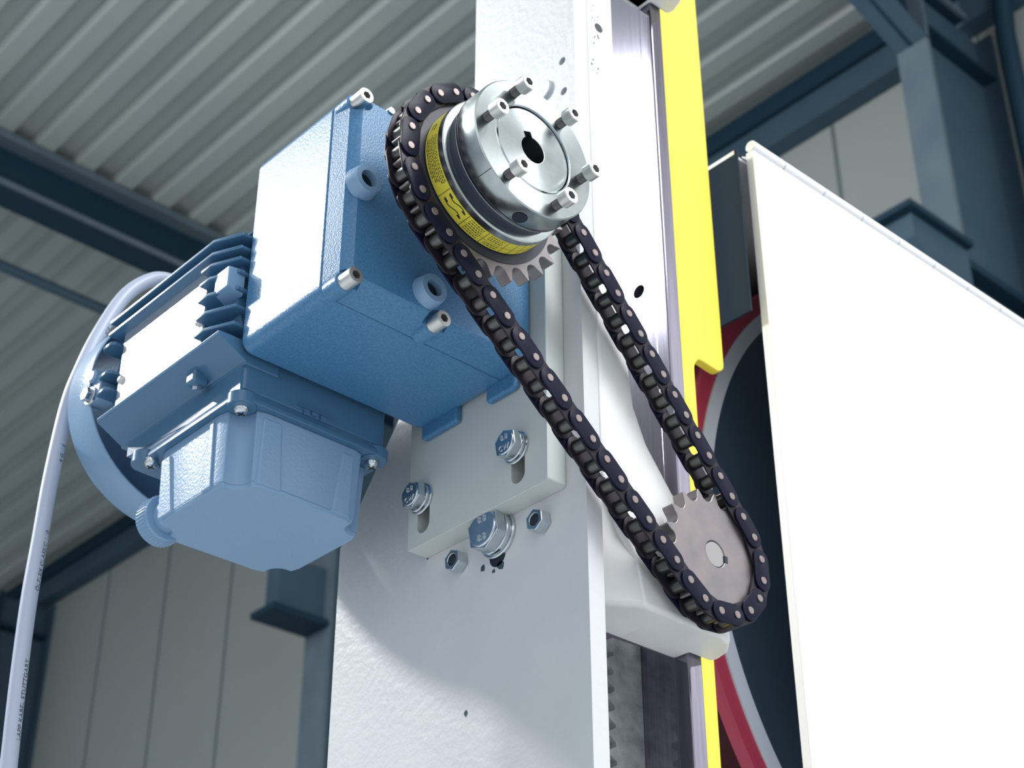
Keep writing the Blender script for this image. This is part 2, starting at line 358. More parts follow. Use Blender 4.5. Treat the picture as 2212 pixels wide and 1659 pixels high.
for c in ((0.9575, 0.6065), (0.8585, 0.6057)):
    rc_ = 0.0085/math.cos(PI/6)
    b = B().prism(ngon(c, rc_, 6, 0.4), 'x', XC, XC-0.0105, holes=[ngon(c, 0.0052, 20)])
    o = obj('hex_nut', b, 'zinc', mc, bevel=0.0008)
    obj('stud_end', B().cyl(c, 'x', 0.0051, XC, XC-0.006, 20), 'hole', o)
b = B()
for (cy, cz), s in (((0.9300, 0.5925), 0.004), ((0.9085, 0.5872), 0.006), ((0.9170, 0.5850), 0.0025), ((1.0015, 0.6275), 0.002), ((0.9484, 0.4744), 0.0032)):
    pts = [(cy+s*random.uniform(.5, 1)*math.cos(a), cz+s*random.uniform(.5, 1.1)*math.sin(a)) for a in [2*PI*i/9 for i in range(9)]]
    b.prism(pts, 'x', XC-0.0002, XC+0.0005)
obj('paint_chip', b, 'chip', sp_o)

# casting with the two guide lugs
cs = thing('guide_casting', 'white cast arm with rounded lugs holding the guide rail and lower sprocket', 'casting', (0.9, 0.84, 0.53))
arm = [(0.8292, 2.2), (0.8292, 0.640), (0.848, 0.605), (0.864, 0.575), (0.870, 0.545), (0.872, 0.537),
       (0.9660, 0.5372), (0.9660, 0.600), (0.952, 0.625), (0.913, 0.6500), (0.8853, 0.6845), (0.872, 0.715), (0.8665, 0.760), (0.8660, 1.20), (0.8660, 1.255), (0.8730, 1.2615),
       (0.966, 1.2615), (0.966, 1.34), (0.90, 1.36), (0.90, 2.2)]
b = B().prism(arm, 'y', YF, 0.868)
obj('arm_body', b, 'cast', cs, bevel=0.006, seg=4)
def lug(z0, z1):
    pl = [(0.872, 0.8125), (0.962, 0.8105), (0.978, 0.8165), (0.990, 0.829), (0.9945, 0.843), (0.993, 0.8515), (0.9672, 0.8515), (0.9672, 0.868), (0.872, 0.868)]
    return B().prism(pl, 'z', z0, z1)
obj('lower_lug', lug(0.537, 0.563), 'cast', cs, bevel=0.004, seg=3)
obj('upper_lug', lug(1.2615, 1.31), 'cast', cs, bevel=0.004, seg=3)
foot = B().prism([(0.8292, 0.868), (0.8292, 0.838), (0.8700, 0.8112), (0.905, 0.8112), (0.905, 0.868)], 'z', 0.5368, 0.625, top=[(0.8292, 0.868), (0.8292, 0.820), (0.8600, 0.8112), (0.905, 0.8112), (0.905, 0.868)])
obj('lug_root', foot, 'cast', cs, bevel=0.006, seg=3)
obj('threaded_hole', B().prism(ngon((0.8452, 1.1195), 0.0052, 16), 'y', YF-0.0002, YF+0.002), 'hole', cs)
b = B()
for i in range(16):
    z = 1.055+0.098*random.random(); x = 0.8345+0.010*random.random()+0.05*(z-1.09)*0.2
    s = random.uniform(0.0004, 0.0014)
    b.prism([(x+s*random.uniform(.5, 1)*math.cos(a), z+1.6*s*random.uniform(.5, 1)*math.sin(a)) for a in [2*PI*i2/7 for i2 in range(7)]], 'y', YF-0.0002, YF+0.0004)
obj('paint_chip', b, 'chip', cs)

# mounting plate with slots and two bolts
mp_ = thing('mounting_plate', 'pale grey mounting plate with two slotted bolts beneath the blue gearbox', 'plate', (0.80, 0.92, 0.627))
C1, C2 = (0.986, 0.6700), (0.8672, 0.6695)
pl = B().prism(round_poly([(0.832, 0.627), (1.004, 0.627), (1.004, 0.90), (0.832, 0.90)], 0.003, 3), 'x', XP, XC-0.0002, holes=[slot((C1[0]-0.002, C1[1]-0.009), 0.0080, 0.015), slot((C2[0]-0.001, C2[1]-0.009), 0.0080, 0.015)])
obj('plate_body', pl, 'plate', mp_, bevel=0.0025, seg=3)
for c in (C1, C2):
    hex_bolt('hex_bolt', c, XP, 0.0110, 0.0088, mp_, [(0.0142, 0.0024), (0.0128, 0.0032)], [('8.8', 0.0046), ('CW', -0.0050)], 0.0070)

# ------------------------------------------------------------------ geared motor
gm = thing('geared_motor', 'blue geared electric motor with finned body and terminal box on the column', 'motor', (0.69, 0.99, 0.63))
GL, GR, GB, GT = 0.5993, 0.7924, 0.7344, 0.929
def gbox(i): return rrect(GL+i, GR-i*0.2, GB+i, GT-i, 0.0105)
hs = B().prism(gbox(0.0006), 'y', 0.8785, 0.9835, top=gbox(0.0))
hs_o = obj('gear_housing', hs, 'blue', gm, bevel=0.002)
obj('mounting_foot', B().box(0.785, XP, 0.935, 0.982, 0.7225, 0.745), 'blue', hs_o, bevel=0.003)
obj('mounting_foot', B().box(0.785, XP, 0.862, 0.898, 0.7225, 0.745), 'blue', hs_o, bevel=0.003)
cv = B().loft('y', [(0.8500, gbox(0.010)), (0.8508, gbox(0.0088)), (0.8570, gbox(0.0038)), (0.8585, gbox(0.0030)), (0.8772, gbox(0.0008)), (0.8780, gbox(0.0016))])
cv_o = obj('front_cover', cv, 'blue', gm, smooth=20)
sc = {'TL': (0.6077, 0.9172), 'BL': (0.6076, 0.7392), 'BM': (0.6944, 0.7392)}
for c in sc.values():
    cut = obj('cutter', B().cyl((c[0]+0.0005, c[1]+(0.001 if c[1] > 0.8 else -0.001)), 'y', 0.0112, 0.840, 0.8585, 30), 'blue')
    bo_ = cv_o.modifiers.new('cut', 'BOOLEAN'); bo_.object = cut; bo_.operation = 'DIFFERENCE'; bo_.solver = 'EXACT'
    bpy.context.view_layer.update()
    me_ = bpy.data.meshes.new_from_object(cv_o.evaluated_get(bpy.context.evaluated_depsgraph_get()))
    cv_o.modifiers.clear(); cv_o.data = me_; bpy.data.objects.remove(cut)
    me_.polygons.foreach_set('use_smooth', [True]*len(me_.polygons)); me_.set_sharp_from_angle(angle=math.radians(20))
    obj('screw_pad', B().cyl(c, 'y', 0.0086, 0.8580, 0.876, 28, 0.001), 'blue', cv_o)
    socket_screw('socket_screw', c, 'y', 0.8435, 0.8580, 0.0069, cv_o)
for c in ((0.6118, 0.8312), (0.6808, 0.7597)):
    bb = B().lathe(c, 'y', [(0.8515, 0.0145), (0.841, 0.0128), (0.8395, 0.0122), (0.8395, 0.0075), (0.866, 0.0072)], 36)
    o = obj('threaded_boss', bb, 'blue_lid', cv_o); obj('boss_bore', B().cyl(c, 'y', 0.0071, 0.846, 0.858, 24), 'hole', o)
obj('vent_plug', B().cyl((0.6374, 0.9215), 'y', 0.0035, 0.8485, 0.853, 18, 0.0004), 'zinc', cv_o)
# output shaft between gearbox and sprocket
CX, CZ = 0.6838, 0.8320
obj('output_shaft', B().cyl((CX, CZ), 'y', 0.026, 0.795, 0.852, 40, 0.001), 'zinc', gm)
# motor body
MX, MZ = 0.683, 0.803
mb_o = obj('motor_body', B().lathe((MX, MZ), 'y', [(0.984, 0.060), (0.9925, 0.062), (0.993, 0.086), (1.185, 0.086), (1.195, 0.060), (1.215, 0.058)], 56), 'blue_motor', gm)
def fin(z, y0, y1, xt, xb, th=0.0036, flare=True):
    pts = [(xb, 0.985), (0.592, 0.986), (xt, 1.012), (xt, y1), (xb, y1)] if y0 is None else [(xb, y0), (xt+0.003, y0), (xt, y0+0.004), (xt, y1-0.004), (xt+0.003, y1), (xb, y1)]
    return B().prism(pts, 'z', z-th/2, z+th/2)
for z in (0.851, 0.838): obj('cooling_fin', fin(z-0.0016, None, 1.178, 0.580, 0.625), 'blue_motor', gm, bevel=0.001)
for z in (0.8265, 0.8130, 0.7965, 0.7790, 0.7620): 
    obj('cooling_fin', fin(z-0.0016, None, 1.027, 0.580, 0.625), 'blue_motor', gm, bevel=0.001)
for z in (0.8265, 0.7965, 0.7790): obj('cooling_fin', fin(z-0.0016, 1.168, 1.188, 0.580, 0.625), 'blue_motor', gm, bevel=0.001)
for z in (0.872, 0.889): obj('cooling_fin', fin(z, 0.99, 1.178, MX-math.sqrt(max(0.0, 0.099**2-(z-MZ)**2)), 0.66), 'blue_motor', gm, bevel=0.001)
# ledge that carries the terminal box
lg = B().prism([(0.5795, 0.7480), (0.590, 0.7485), (0.640, 0.7485), (0.640, 0.728), (0.6070, 0.7280), (0.6065, 0.7300), (0.5805, 0.7440)], 'y', 0.987, 1.176)
obj('ledge_skirt', B().prism([(0.6072, 0.7295), (0.640, 0.7295), (0.640, 0.700), (0.6075, 0.700)], 'y', 0.992, 1.165, top=[(0.6072, 0.7295), (0.640, 0.7295), (0.640, 0.716), (0.6075, 0.716)]), 'blue_motor', gm)
obj('fin_ledge', lg, 'blue_motor', gm, bevel=0.0015)
obj('nut_clip', B().box(0.589, 0.604, 1.034, 1.048, 0.726, 0.741), 'blue_motor', gm, bevel=0.003)
obj('clip_screw', B().cyl((0.597, 1.041), 'z', 0.0042, 0.7215, 0.727, 6), 'zinc', gm)
pad = B().box(0.5905, 0.63, 1.029, 1.166, 0.750, 0.8355); obj('nameplate_pad', pad, 'blue_motor', gm)
np_o = obj('nameplate', B().prism(rrect(1.0305, 1.1640, 0.7515, 0.8345, 0.003), 'x', 0.5893, 0.5904), 'nameplate', gm)
b = B()
for z in (0.766, 0.781, 0.796, 0.811, 0.825): b.box(0.58925, 0.5894, 1.045, 1.150, z, z+0.0005)
for y, z0, z1 in ((1.075, 0.766, 0.811), (1.118, 0.766, 0.825), (1.095, 0.781, 0.796)): b.box(0.58925, 0.5894, y, y+0.0005, z0, z1)
obj('plate_ruling', b, 'greyink', np_o)
for c in ((1.0355, 0.7830), (1.1585, 0.7835)): obj('rivet', B().lathe(c, 'x', [(0.5893, 0.0040), (0.5875, 0.0040), (0.5862, 0.0028), (0.5857, 0.0)], 20), 'screw', np_o)
lb = B().prism(round_poly([(0.988, 0.7905), (1.014, 0.7905), (1.014, 0.8170), (0.988, 0.8170)], 0.003, 3), 'x', 0.600, 0.5835, top=round_poly([(0.988, 0.7935), (1.008, 0.7935), (1.008, 0.8140), (0.988, 0.8140)], 0.002, 3))
obj('lifting_block', lb, 'blue_lid', gm, bevel=0.001)
# fan cowl
cw = obj('fan_cowl', B().lathe((MX, MZ), 'y', [(1.200, 0.1025), (1.2005, 0.1035), (1.240, 0.1025), (1.246, 0.098), (1.246, 0.030), (1.244, 0.030), (1.244, 0.097), (1.239, 0.1008), (1.2005, 0.1015)], 72, close=True), 'blue_lid', gm)
obj('cowl_bracket', B().box(0.5825, 0.5995, 1.185, 1.205, 0.775, 0.800), 'blue_lid', cw, bevel=0.002)
bc = (1.1975, 0.7815)
o = obj('cowl_bolt', B().prism(ngon(bc, 0.0068, 6, 0.2), 'x', 0.580, 0.5745), 'zinc', cw, bevel=0.0006)
obj('washer', B().cyl(bc, 'x', 0.0088, 0.5825, 0.580, 24, 0.0004), 'zinc', o)
obj('cowl_boss', B().cyl((1.196, 0.8010), 'x', 0.0065, 0.600, 0.578, 20, 0.002), 'blue_lid', cw)
# terminal box
TX0, TX1, TY0, TY1 = 0.607, 0.757, 0.990, 1.146
tb = obj('terminal_box', B().prism(rrect(TX0+0.001, TX1-0.003, TY0, TY1-0.008, 0.006), 'z', 0.7070, 0.7600), 'blue_motor', gm, bevel=0.001)
fb = B().prism(rrect(TX0-0.004, TX1+0.002, TY0-0.003, TY1+0.002, 0.012), 'z', 0.6990, 0.7125, top=rrect(TX0+0.0035, TX1-0.004, TY0+0.003, TY1-0.005, 0.008))
fb.prism(rrect(TX0-0.004, TX1+0.002, TY0-0.003, TY1+0.002, 0.012), 'z', 0.6955, 0.6991)
obj('gasket_flange', fb, 'blue_motor', tb, bevel=0.0008)
def lid_outline(e=0.0):
    x0_, x1_, y0_, y1_ = TX0+0.002+e, TX1-0.005-e, TY0+0.003+e, 1.128-e
    a = 0.021; o = []
    def notch(cx, cy, sx, sy):
        # concave screw corner
        q = [(cx+sx*(0.006+0.0130*math.cos(t)), cy+sy*(0.006+0.0130*math.sin(t))) for t in [math.radians(105-120*k_/9) for k_ in range(10)]]
        return [(cx, cy+sy*(a+0.006))]+q+[(cx+sx*(a+0.006), cy)]
    o += notch(x0_, y0_, 1, 1)
    o += notch(x1_, y0_, -1, 1)[::-1]
    o += notch(x1_, y1_, -1, -1)
    o += notch(x0_, y1_, 1, -1)[::-1]
    return o
ld = B().prism(lid_outline(0.004), 'z', 0.6298, 0.6335, top=lid_outline(0.0025)); ld.prism(lid_outline(0.0025), 'z', 0.6335, 0.6956, top=lid_outline(0.0))
ld_o = obj('lid', ld, 'blue_lid', tb, bevel=0.0008)
for lo, hi, z1 in (
        ([(0.634, 0.9945), (0.6555, 0.9945), (0.6590, 0.9985), (0.6320, 0.9985)], [(0.634, 0.9922), (0.6500, 0.9922), (0.6535, 0.9965), (0.6320, 0.9965)], 0.690),
        ([(0.7035, 0.9985), (0.7075, 0.9945), (0.7235, 0.9945), (0.7250, 0.9985)], [(0.7095, 0.9965), (0.7130, 0.9922), (0.7235, 0.9922), (0.7250, 0.9965)], 0.688),
        ([(0.6155, 1.026), (0.6098, 1.026), (0.6098, 1.0385), (0.6155, 1.0420)], [(0.6125, 1.026), (0.6072, 1.026), (0.6072, 1.0315), (0.6125, 1.0345)], 0.690),
        ([(0.6155, 1.0790), (0.6098, 1.0830), (0.6098, 1.1030), (0.6155, 1.1030)], [(0.6125, 1.0870), (0.6072, 1.0905), (0.6072, 1.1030), (0.6125, 1.1030)], 0.686)):
    obj('lid_rib', B().prism(lo, 'z', 0.632, z1, top=hi), 'blue_lid', ld_o, bevel=0.001)
for c in ((0.6150, 0.9990), (0.7470, 0.9990), (0.6085, 1.1225)):
    sb = B().lathe(c, 'z', [(0.6956, 0.0062), (0.6925, 0.0062), (0.6900, 0.0052), (0.6888, 0.0035), (0.6884, 0.0)], 24)
    o = obj('cross_screw', sb, 'zinc', tb)
    k = B().box(c[0]-0.0034, c[0]+0.0034, c[1]-0.0006, c[1]+0.0006, 0.6882, 0.6900); k.box(c[0]-0.0006, c[0]+0.0006, c[1]-0.0034, c[1]+0.0034, 0.6882, 0.6900)
    obj('cross_slot', k, 'hole', o)
for cx_, cy_ in ((0.6150, 0.9990), (0.7480, 0.9985), (0.6090, 1.1330)):
    obj('screw_ear', B().cyl((cx_, cy_), 'z', 0.0122, 0.6940, 0.7050, 28), 'blue_motor', tb, bevel=0.001)
GC = (0.6275, 0.6460)
gl = B().lathe(GC, 'y', [(1.108, 0.014), (1.118, 0.014), (1.1185, 0.0195), (1.120, 0.0205), (1.134, 0.0205), (1.1365, 0.0185), (1.1365, 0.0)], 40)
gl_o = obj('cable_gland_plug', gl, 'blue_lid', tb)
b = B()
for i in range(44):
    a = 2*PI*i/44; b.cyl((GC[0]+0.0205*math.cos(a), GC[1]+0.0205*math.sin(a)), 'y', 0.0007, 1.1205, 1.1335, 6)
obj('knurling', b, 'blue_lid', gl_o)
b = B()
for i, x in enumerate((0.668, 0.676, 0.685)): b.box(x, x+0.005, 0.9885, 0.9905, 0.7055+0.002*(i % 2), 0.7110)
b.box(0.662, 0.700, 0.9880, 0.9905, 0.7115, 0.7125)
obj('cast_lettering_pad', b, 'blue_motor', tb)

# ------------------------------------------------------------------ torque limiter hub with upper sprocket
CHY = 0.7909
def sprocket_poly(c, n, p, ph, rr=0.0061, tip=None):
    """tooth gaps centred at angles ph + k*step"""
    R = p/2/math.sin(PI/n); st = 2*PI/n; out = []
    for k in range(n):
        a = ph+k*st; gc = Vector((c[0]+R*math.cos(a), c[1]+R*math.sin(a)))
        for q in range(-4, 5):
            t = a+PI+q*math.radians(19); out.append((gc.x+rr*math.cos(t)*1.0, gc.y+rr*math.sin(t)))
        rt_ = tip
        for s_ in (0.455, 0.545): out.append((c[0]+rt_*math.cos(a+st*s_), c[1]+rt_*math.sin(a+st*s_)))
    # points inside one gap run clockwise or not: sort every gap by angle
    return sorted(out, key=lambda q: math.atan2(q[1]-c[1], q[0]-c[0]))
LX, LZ = 0.9307, 0.5914
PCH = 0.01905
RA, RB = PCH/2/math.sin(PI/26), PCH/2/math.sin(PI/17)
# chain path: closed loop round both sprockets
d = Vector((LX-CX, LZ-CZ)); D = d.length; th = math.atan2(d.y, d.x); be = math.acos((RA-RB)/D)
def arc_pts(c, r, a0, a1, n=240): return [Vector((c[0]+r*math.cos(a0+(a1-a0)*i/n), c[1]+r*math.sin(a0+(a1-a0)*i/n))) for i in range(n+1)]
loop = arc_pts((CX, CZ), RA, th+be, th-be+2*PI)                     # over the upper sprocket, ending on the left strand
loop += arc_pts((LX, LZ), RB, th-be, th+be)                         # under the lower sprocket, back up the right strand
def resample(P, n):
    L = [0]
    for i in range(len(P)): L.append(L[-1]+(P[(i+1) % len(P)]-P[i]).length)
    return L
Lc = resample(loop, 0); tot = Lc[-1]
def at(s):
    s %= tot
    lo, hi = 0, len(loop)
    while hi-lo > 1:
        m_ = (lo+hi)//2
        if Lc[m_] <= s: lo = m_
        else: hi = m_
    t = (s-Lc[lo])/max(1e-12, Lc[lo+1]-Lc[lo]); return loop[lo].lerp(loop[(lo+1) % len(loop)], t)
NL = int(round(tot/PCH/2))*2; stp = tot/NL
P0 = Vector((0.6884, 0.7253))
s0 = min((i*tot/4000 for i in range(4000)), key=lambda s: (at(s)-P0).length)
pins = [at(s0+i*stp) for i in range(NL)]
def gap_phase(c, R):
    a = None; best = 1
    for q in pins:
        e = abs((q-Vector(c)).length-R)
        if e < 0.0006:
            mid = (q-Vector(c)).normalized().dot(Vector((CX-LX, CZ-LZ)).normalized()*(1 if c[0] == CX else -1))
            if a is None or -mid < best: best = -mid; a = math.atan2(q.y-c[1], q.x-c[0])
    return a or 0
phA, phB = gap_phase((CX, CZ), RA), gap_phase((LX, LZ), RB)

tl = thing('torque_limiter', 'aluminium torque limiter hub with yellow label and six cap screws', 'coupling', (CX, 0.76, CZ-0.06))
C0 = (CX, CZ)
key_a = math.radians(112)
def bore_poly(r, ka, kw, kh, n=40):
    o = []
    for i in range(n):
        a = 2*PI*i/n; dlt = (a-ka+PI) % (2*PI)-PI
        if abs(r*math.sin(dlt)) < kw/2 and math.cos(dlt) > 0: continue
        o.append((C0[0]+r*math.cos(a), C0[1]+r*math.sin(a), a))
    u = Vector((math.cos(ka), math.sin(ka))); v = Vector((-u.y, u.x)); c = Vector(C0)
    for s_ in (-1, 1):
        for rad in (math.sqrt(r*r-kw*kw/4), r+kh): 
            q = c+u*rad+v*s_*kw/2; o.append((q.x, q.y, ka+math.atan2(s_*kw/2, rad)*1.0))
    ins = [(p[0], p[1]) for p in sorted([p for p in o if True], key=lambda p: (p[2] % (2*PI), 0))]
    return ins
def bore(r, ka, kw, kh, n=36):
    u = Vector((math.cos(ka), math.sin(ka))); v = Vector((-u.y, u.x)); c = Vector(C0); h = math.asin(kw/2/r)
    o = [c+u*(r+kh)-v*kw/2, c+u*(r+kh)+v*kw/2]
    o += [c+Vector((math.cos(ka+h+(2*PI-2*h)*i/n), math.sin(ka+h+(2*PI-2*h)*i/n)))*r for i in range(n+1)]
    return [(p.x, p.y) for p in o]
fl = B().lathe(C0, 'y', [(0.7290, 0.0378), (0.7280, 0.0388), (0.7280, 0.0590), (0.7290, 0.0600), (0.7500, 0.0600), (0.7520, 0.0588), (0.7520, 0.0378)], 96, close=True)
obj('adjusting_ring', fl, 'alu', tl)
ic = B().prism(ngon(C0, 0.0366, 72), 'y', 0.7292, 0.7700, holes=[bore(0.0115, key_a, 0.0075, 0.0045)]); 
obj('hub_core', ic, 'alu', tl, bevel=0.0006)
obj('lock_ring', B().lathe(C0, 'y', [(0.7275, 0.0372), (0.7270, 0.0378), (0.7285, 0.0390), (0.7300, 0.0390), (0.7300, 0.0372)], 80, close=True), 'zinc', tl)
obj('bore_plug', B().cyl(C0, 'y', 0.017, 0.7640, 0.7690, 32), 'hole', tl)
obj('ring_groove', B().lathe(C0, 'y', [(0.7478, 0.0596), (0.7478, 0.06015), (0.7483, 0.06015), (0.7483, 0.0596)], 96, close=True), 'rubber', tl)
obj('seal', B().lathe(C0, 'y', [(0.7520, 0.0500), (0.7520, 0.0560), (0.7545, 0.0575), (0.7570, 0.0560), (0.7620, 0.0565), (0.7620, 0.0500)], 80, close=True), 'rubber', tl)
obj('label_drum', B().lathe(C0, 'y', [(0.7620, 0.0450), (0.7620, 0.0605), (0.7632, 0.0622), (0.7685, 0.0622), (0.7690, 0.0618), (0.7835, 0.0618), (0.7840, 0.0450)], 96, close=True), 'alu', tl)
lab = obj('label_band', B().lathe(C0, 'y', [(0.7690, 0.0612), (0.7690, 0.06215), (0.7832, 0.06215), (0.7832, 0.0612)], 120, close=True), 'label', tl)
def patch(b, a0, a1, y0, y1, r=0.06222):
    n_ = max(1, int(abs(a1-a0)/3)); pr = []
    for i in range(n_+1):
        a = math.radians(a0+(a1-a0)*i/n_); pr.append([b.bm.verts.new(P3('y', y, C0[0]+r*math.cos(a), C0[1]+r*math.sin(a))) for y in (y0, y1)])
    for q, w in zip(pr, pr[1:]): b.bm.faces.new((q[0], w[0], w[1], q[1]))
b = B()
for row in range(7):                                               # fine print: rows of short dashes, too small to read
    y = 0.7702+row*0.0017; a = 172.0+random.uniform(0, 4)
    while a < 214-row*1.2:
        w = random.uniform(0.8, 3.0); patch(b, a, min(a+w, 214), y, y+0.0008); a += w+random.uniform(0.5, 0.9)
patch(b, 160, 166, 0.7740, 0.7748); patch(b, 160, 166, 0.7780, 0.7788); patch(b, 160, 161, 0.7740, 0.7788); patch(b, 165, 166, 0.7740, 0.7765)
for a in (219, 243, 262, 281, 290, 298, 306): patch(b, a, a+0.45, 0.7692, 0.7830)
for s_ in (0, 1):                                                  # two small torque-curve drawings
    for i in range(16):
        a = 222+i*1.15; y = 0.7712+s_*0.0060+0.0014*math.sin(i*0.42)
        patch(b, a, a+1.2, y, y+0.0009)
    patch(b, 222.5, 226, 0.7712+s_*0.006, 0.7732+s_*0.006); patch(b, 237, 240.5, 0.7712+s_*0.006, 0.7726+s_*0.006)
patch(b, 243, 318, 0.7768, 0.7771)
for a0, a1 in ((246, 259), (265, 278)):
    for row in range(6):
        y = 0.7702+row*0.0021; a = a0
        if 2 < row < 4 and a0 > 260: continue
        while a < a1: w = random.uniform(0.8, 2.4); patch(b, a, min(a+w, a1), y, y+0.0008); a += w+0.7
obj('label_print', b, 'ink', lab)
# screws on the front ring
for k in range(6):
    a = math.radians(-4+60*k); c = (CX+0.0485*math.cos(a), CZ+0.0485*math.sin(a))
    socket_screw('cap_screw', c, 'y', 0.7098, 0.7190, 0.0067, tl, 0.7285, 0.0042)
tc_ = math.radians(-100); ch = B()
# radial tommy-bar hole in the ring
ca = math.radians(-93); rad = Vector((math.cos(ca), 0, math.sin(ca)))
tvec = Vector((-math.sin(ca), 0, math.cos(ca))); pc = Vector((CX, 0.7412, CZ))+rad*0.0600
vs = [ch.bm.verts.new(pc+rad*(0.0003-0.5*0.0062**2*math.cos(q)**2/0.06)+tvec*0.0062*math.cos(q)+Vector((0, 0.0058*math.sin(q), 0))) for q in [2*PI*i/28 for i in range(28)]]
ch.bm.faces.new(vs)
obj('tommy_bar_hole', ch, 'hole', tl)
sm = B().box(-0.0003, 0.0003, 0.7285, 0.7475, 0.0599, 0.0602)
for v in sm.bm.verts: v.co = Matrix.Rotation(math.radians(90+136), 4, 'Y') @ v.co+Vector((CX, 0, CZ))
obj('scale_mark', sm, 'rubber', tl)
spk = B().prism(sprocket_poly(C0, 26, PCH, phA, 0.0060, 0.0848), 'y', 0.7852, 0.7966)
obj('friction_lining', B().lathe(C0, 'y', [(0.7842, 0.0450), (0.7842, 0.0700), (0.7856, 0.0700), (0.7856, 0.0450)], 96, close=True), 'rubber', tl)
obj('upper_sprocket', spk, 'sprocket', tl, bevel=0.0008)

ls = thing('lower_sprocket', 'bare steel lower sprocket with keyed shaft end beneath the chain loop', 'sprocket', (LX, CHY, LZ-0.052))
obj('toothed_disc', B().prism(sprocket_poly((LX, LZ), 17, PCH, phB, 0.0061, 0.0555), 'y', 0.7852, 0.7966, holes=[ngon((LX, LZ), 0.0112, 40)]), 'sprocket', ls, bevel=0.001)
obj('shaft_end', B().cyl((LX, LZ), 'y', 0.0109, 0.7858, 0.86, 40, 0.0004), 'shaft', ls)
obj('keyway', B().box(LX+0.0105, LX+0.0142, 0.7849, 0.7860, LZ-0.0042, LZ+0.0018), 'hole', ls)
obj('sprocket_hub', B().cyl((LX, LZ), 'y', 0.030, 0.7960, 0.8095, 40), 'sprocket', ls)

# ------------------------------------------------------------------ roller chain
rch = thing('roller_chain', 'oily black roller chain looped round the two sprockets', 'chain', (0.81, CHY, 0.55))
def obround(p, r, n=9):
    return [(-p/2+r*math.cos(t), r*math.sin(t)) for t in [PI/2+PI*i/n for i in range(n+1)]]+[(p/2+r*math.cos(t), r*math.sin(t)) for t in [-PI/2+PI*i/n for i in range(n+1)]]
def proto_mesh(name, b, m, bev=0.0):
    bm = b.bm; bmesh.ops.recalc_face_normals(bm, faces=bm.faces[:])
    if bev:
        ed = [e for e in bm.edges if len(e.link_faces) == 2 and e.calc_face_angle(0) > 1.0]
        bmesh.ops.bevel(bm, geom=ed, offset=bev, segments=2, affect='EDGES', profile=0.5)
    me = bpy.data.meshes.new(name); bm.to_mesh(me); bm.free()
    me.polygons.foreach_set('use_smooth', [True]*len(me.polygons)); me.set_sharp_from_angle(angle=math.radians(38)); me.materials.append(M[m]); return me
bo = B()
for s_ in (-1, 1): bo.prism(obround(stp, 0.0088), 'y', s_*0.0089, s_*0.0107)
me_outer = proto_mesh('outer_link', bo, 'chain', 0.0004)
bi = B()
for s_ in (-1, 1): bi.prism(obround(stp, 0.0093), 'y', s_*0.0068, s_*0.0086)
me_inner = proto_mesh('inner_link', bi, 'inner', 0.0003)
me_pin = proto_mesh('pin', B().cyl((0, 0), 'y', 0.0032, -0.0118, 0.0118, 20, 0.0004), 'pin')
me_roll = proto_mesh('roller', B().cyl((0, 0), 'y', 0.00604, -0.0066, 0.0066, 28, 0.0004), 'roller')
def part(name, me, w, parent, ry=0.0):
    o = bpy.data.objects.new(name, me); COL.objects.link(o); WORLD[o] = Vector(w)
    o.parent = parent
    if parent.type == 'EMPTY': o.location = Vector(w)-WORLD[parent]
    else: o.location = Matrix.Rotation(-parent.rotation_euler.y, 4, 'Y') @ (Vector(w)-WORLD[parent])
    o.rotation_euler = (0, ry, 0)
    return o
for i in range(NL):
    a, c = pins[i], pins[(i+1) % NL]; m_ = (a+c)/2; ang = math.atan2(c.y-a.y, c.x-a.x)
    w = (m_.x, CHY, m_.y+ZO)
    if i % 2 == 0:
        lk = part('outer_link', me_outer, w, rch, -ang)
        for q in (a, c): part('pin', me_pin, (q.x, CHY, q.y+ZO), lk)
    else:
        lk = part('inner_link', me_inner, w, rch, -ang)
        for q in (a, c): part('roller', me_roll, (q.x, CHY, q.y+ZO), lk)

# ------------------------------------------------------------------ guide rail, plate, rack
gr = thing('guide_rail', 'ground steel guide rail and backing plate behind the white casting', 'rail', (0.975, 0.9, -ZO))
obj('rail_bar', B().box(0.967, 0.9838, 0.852, 0.869, -ZO, 2.2), 'rail', gr, bevel=0.002, seg=3)
bp = B().prism([(0.869, -ZO), (0.99, -ZO), (0.99, 2.2), (0.869, 2.2)], 'x', 0.975, 0.9885, holes=[ngon((0.8942, 0.9225), 0.0072, 22)])
bp_o = obj('backing_plate', bp, 'rail', gr)
b = B()
for y0_, z0_, y1_, z1_ in ((0.905, 0.965, 0.885, 0.968), (0.905, 0.945, 0.880, 0.948), (0.905, 1.000, 0.893, 1.0015)):
    b.prism([(y0_, z0_-0.0003), (y1_, z1_-0.0001), (y1_, z1_+0.0001), (y0_, z0_+0.0003)], 'x', 0.97485, 0.9752)
obj('scratch', b, 'screw', bp_o)
obj('plate_hole', B().prism(ngon((0.8942, 0.9225), 0.0076, 22), 'x', 0.981, 0.982), 'hole', bp_o)
tp = 0.0157; z = -0.2; poly = [(0.9748, z)]
zt = 0.565; nT = int((zt-z)/tp)
right = [(0.9748, z), (0.9748, zt)]; teeth = []
for i in range(nT): 
    zb = zt-i*tp
    teeth += [(0.9415, zb-0.0016), (0.9325, zb-tp*0.5+0.0012), (0.9325, zb-tp*0.5-0.0012), (0.9415, zb-tp+0.0016)]
rk = B().prism(right+teeth, 'y', 0.912, 0.940)
rko = obj('gear_rack', rk, 'rack', None, bevel=0.0004); tag(rko, 'dusty steel gear rack with pointed teeth beside the lower guide rail', 'gear rack')

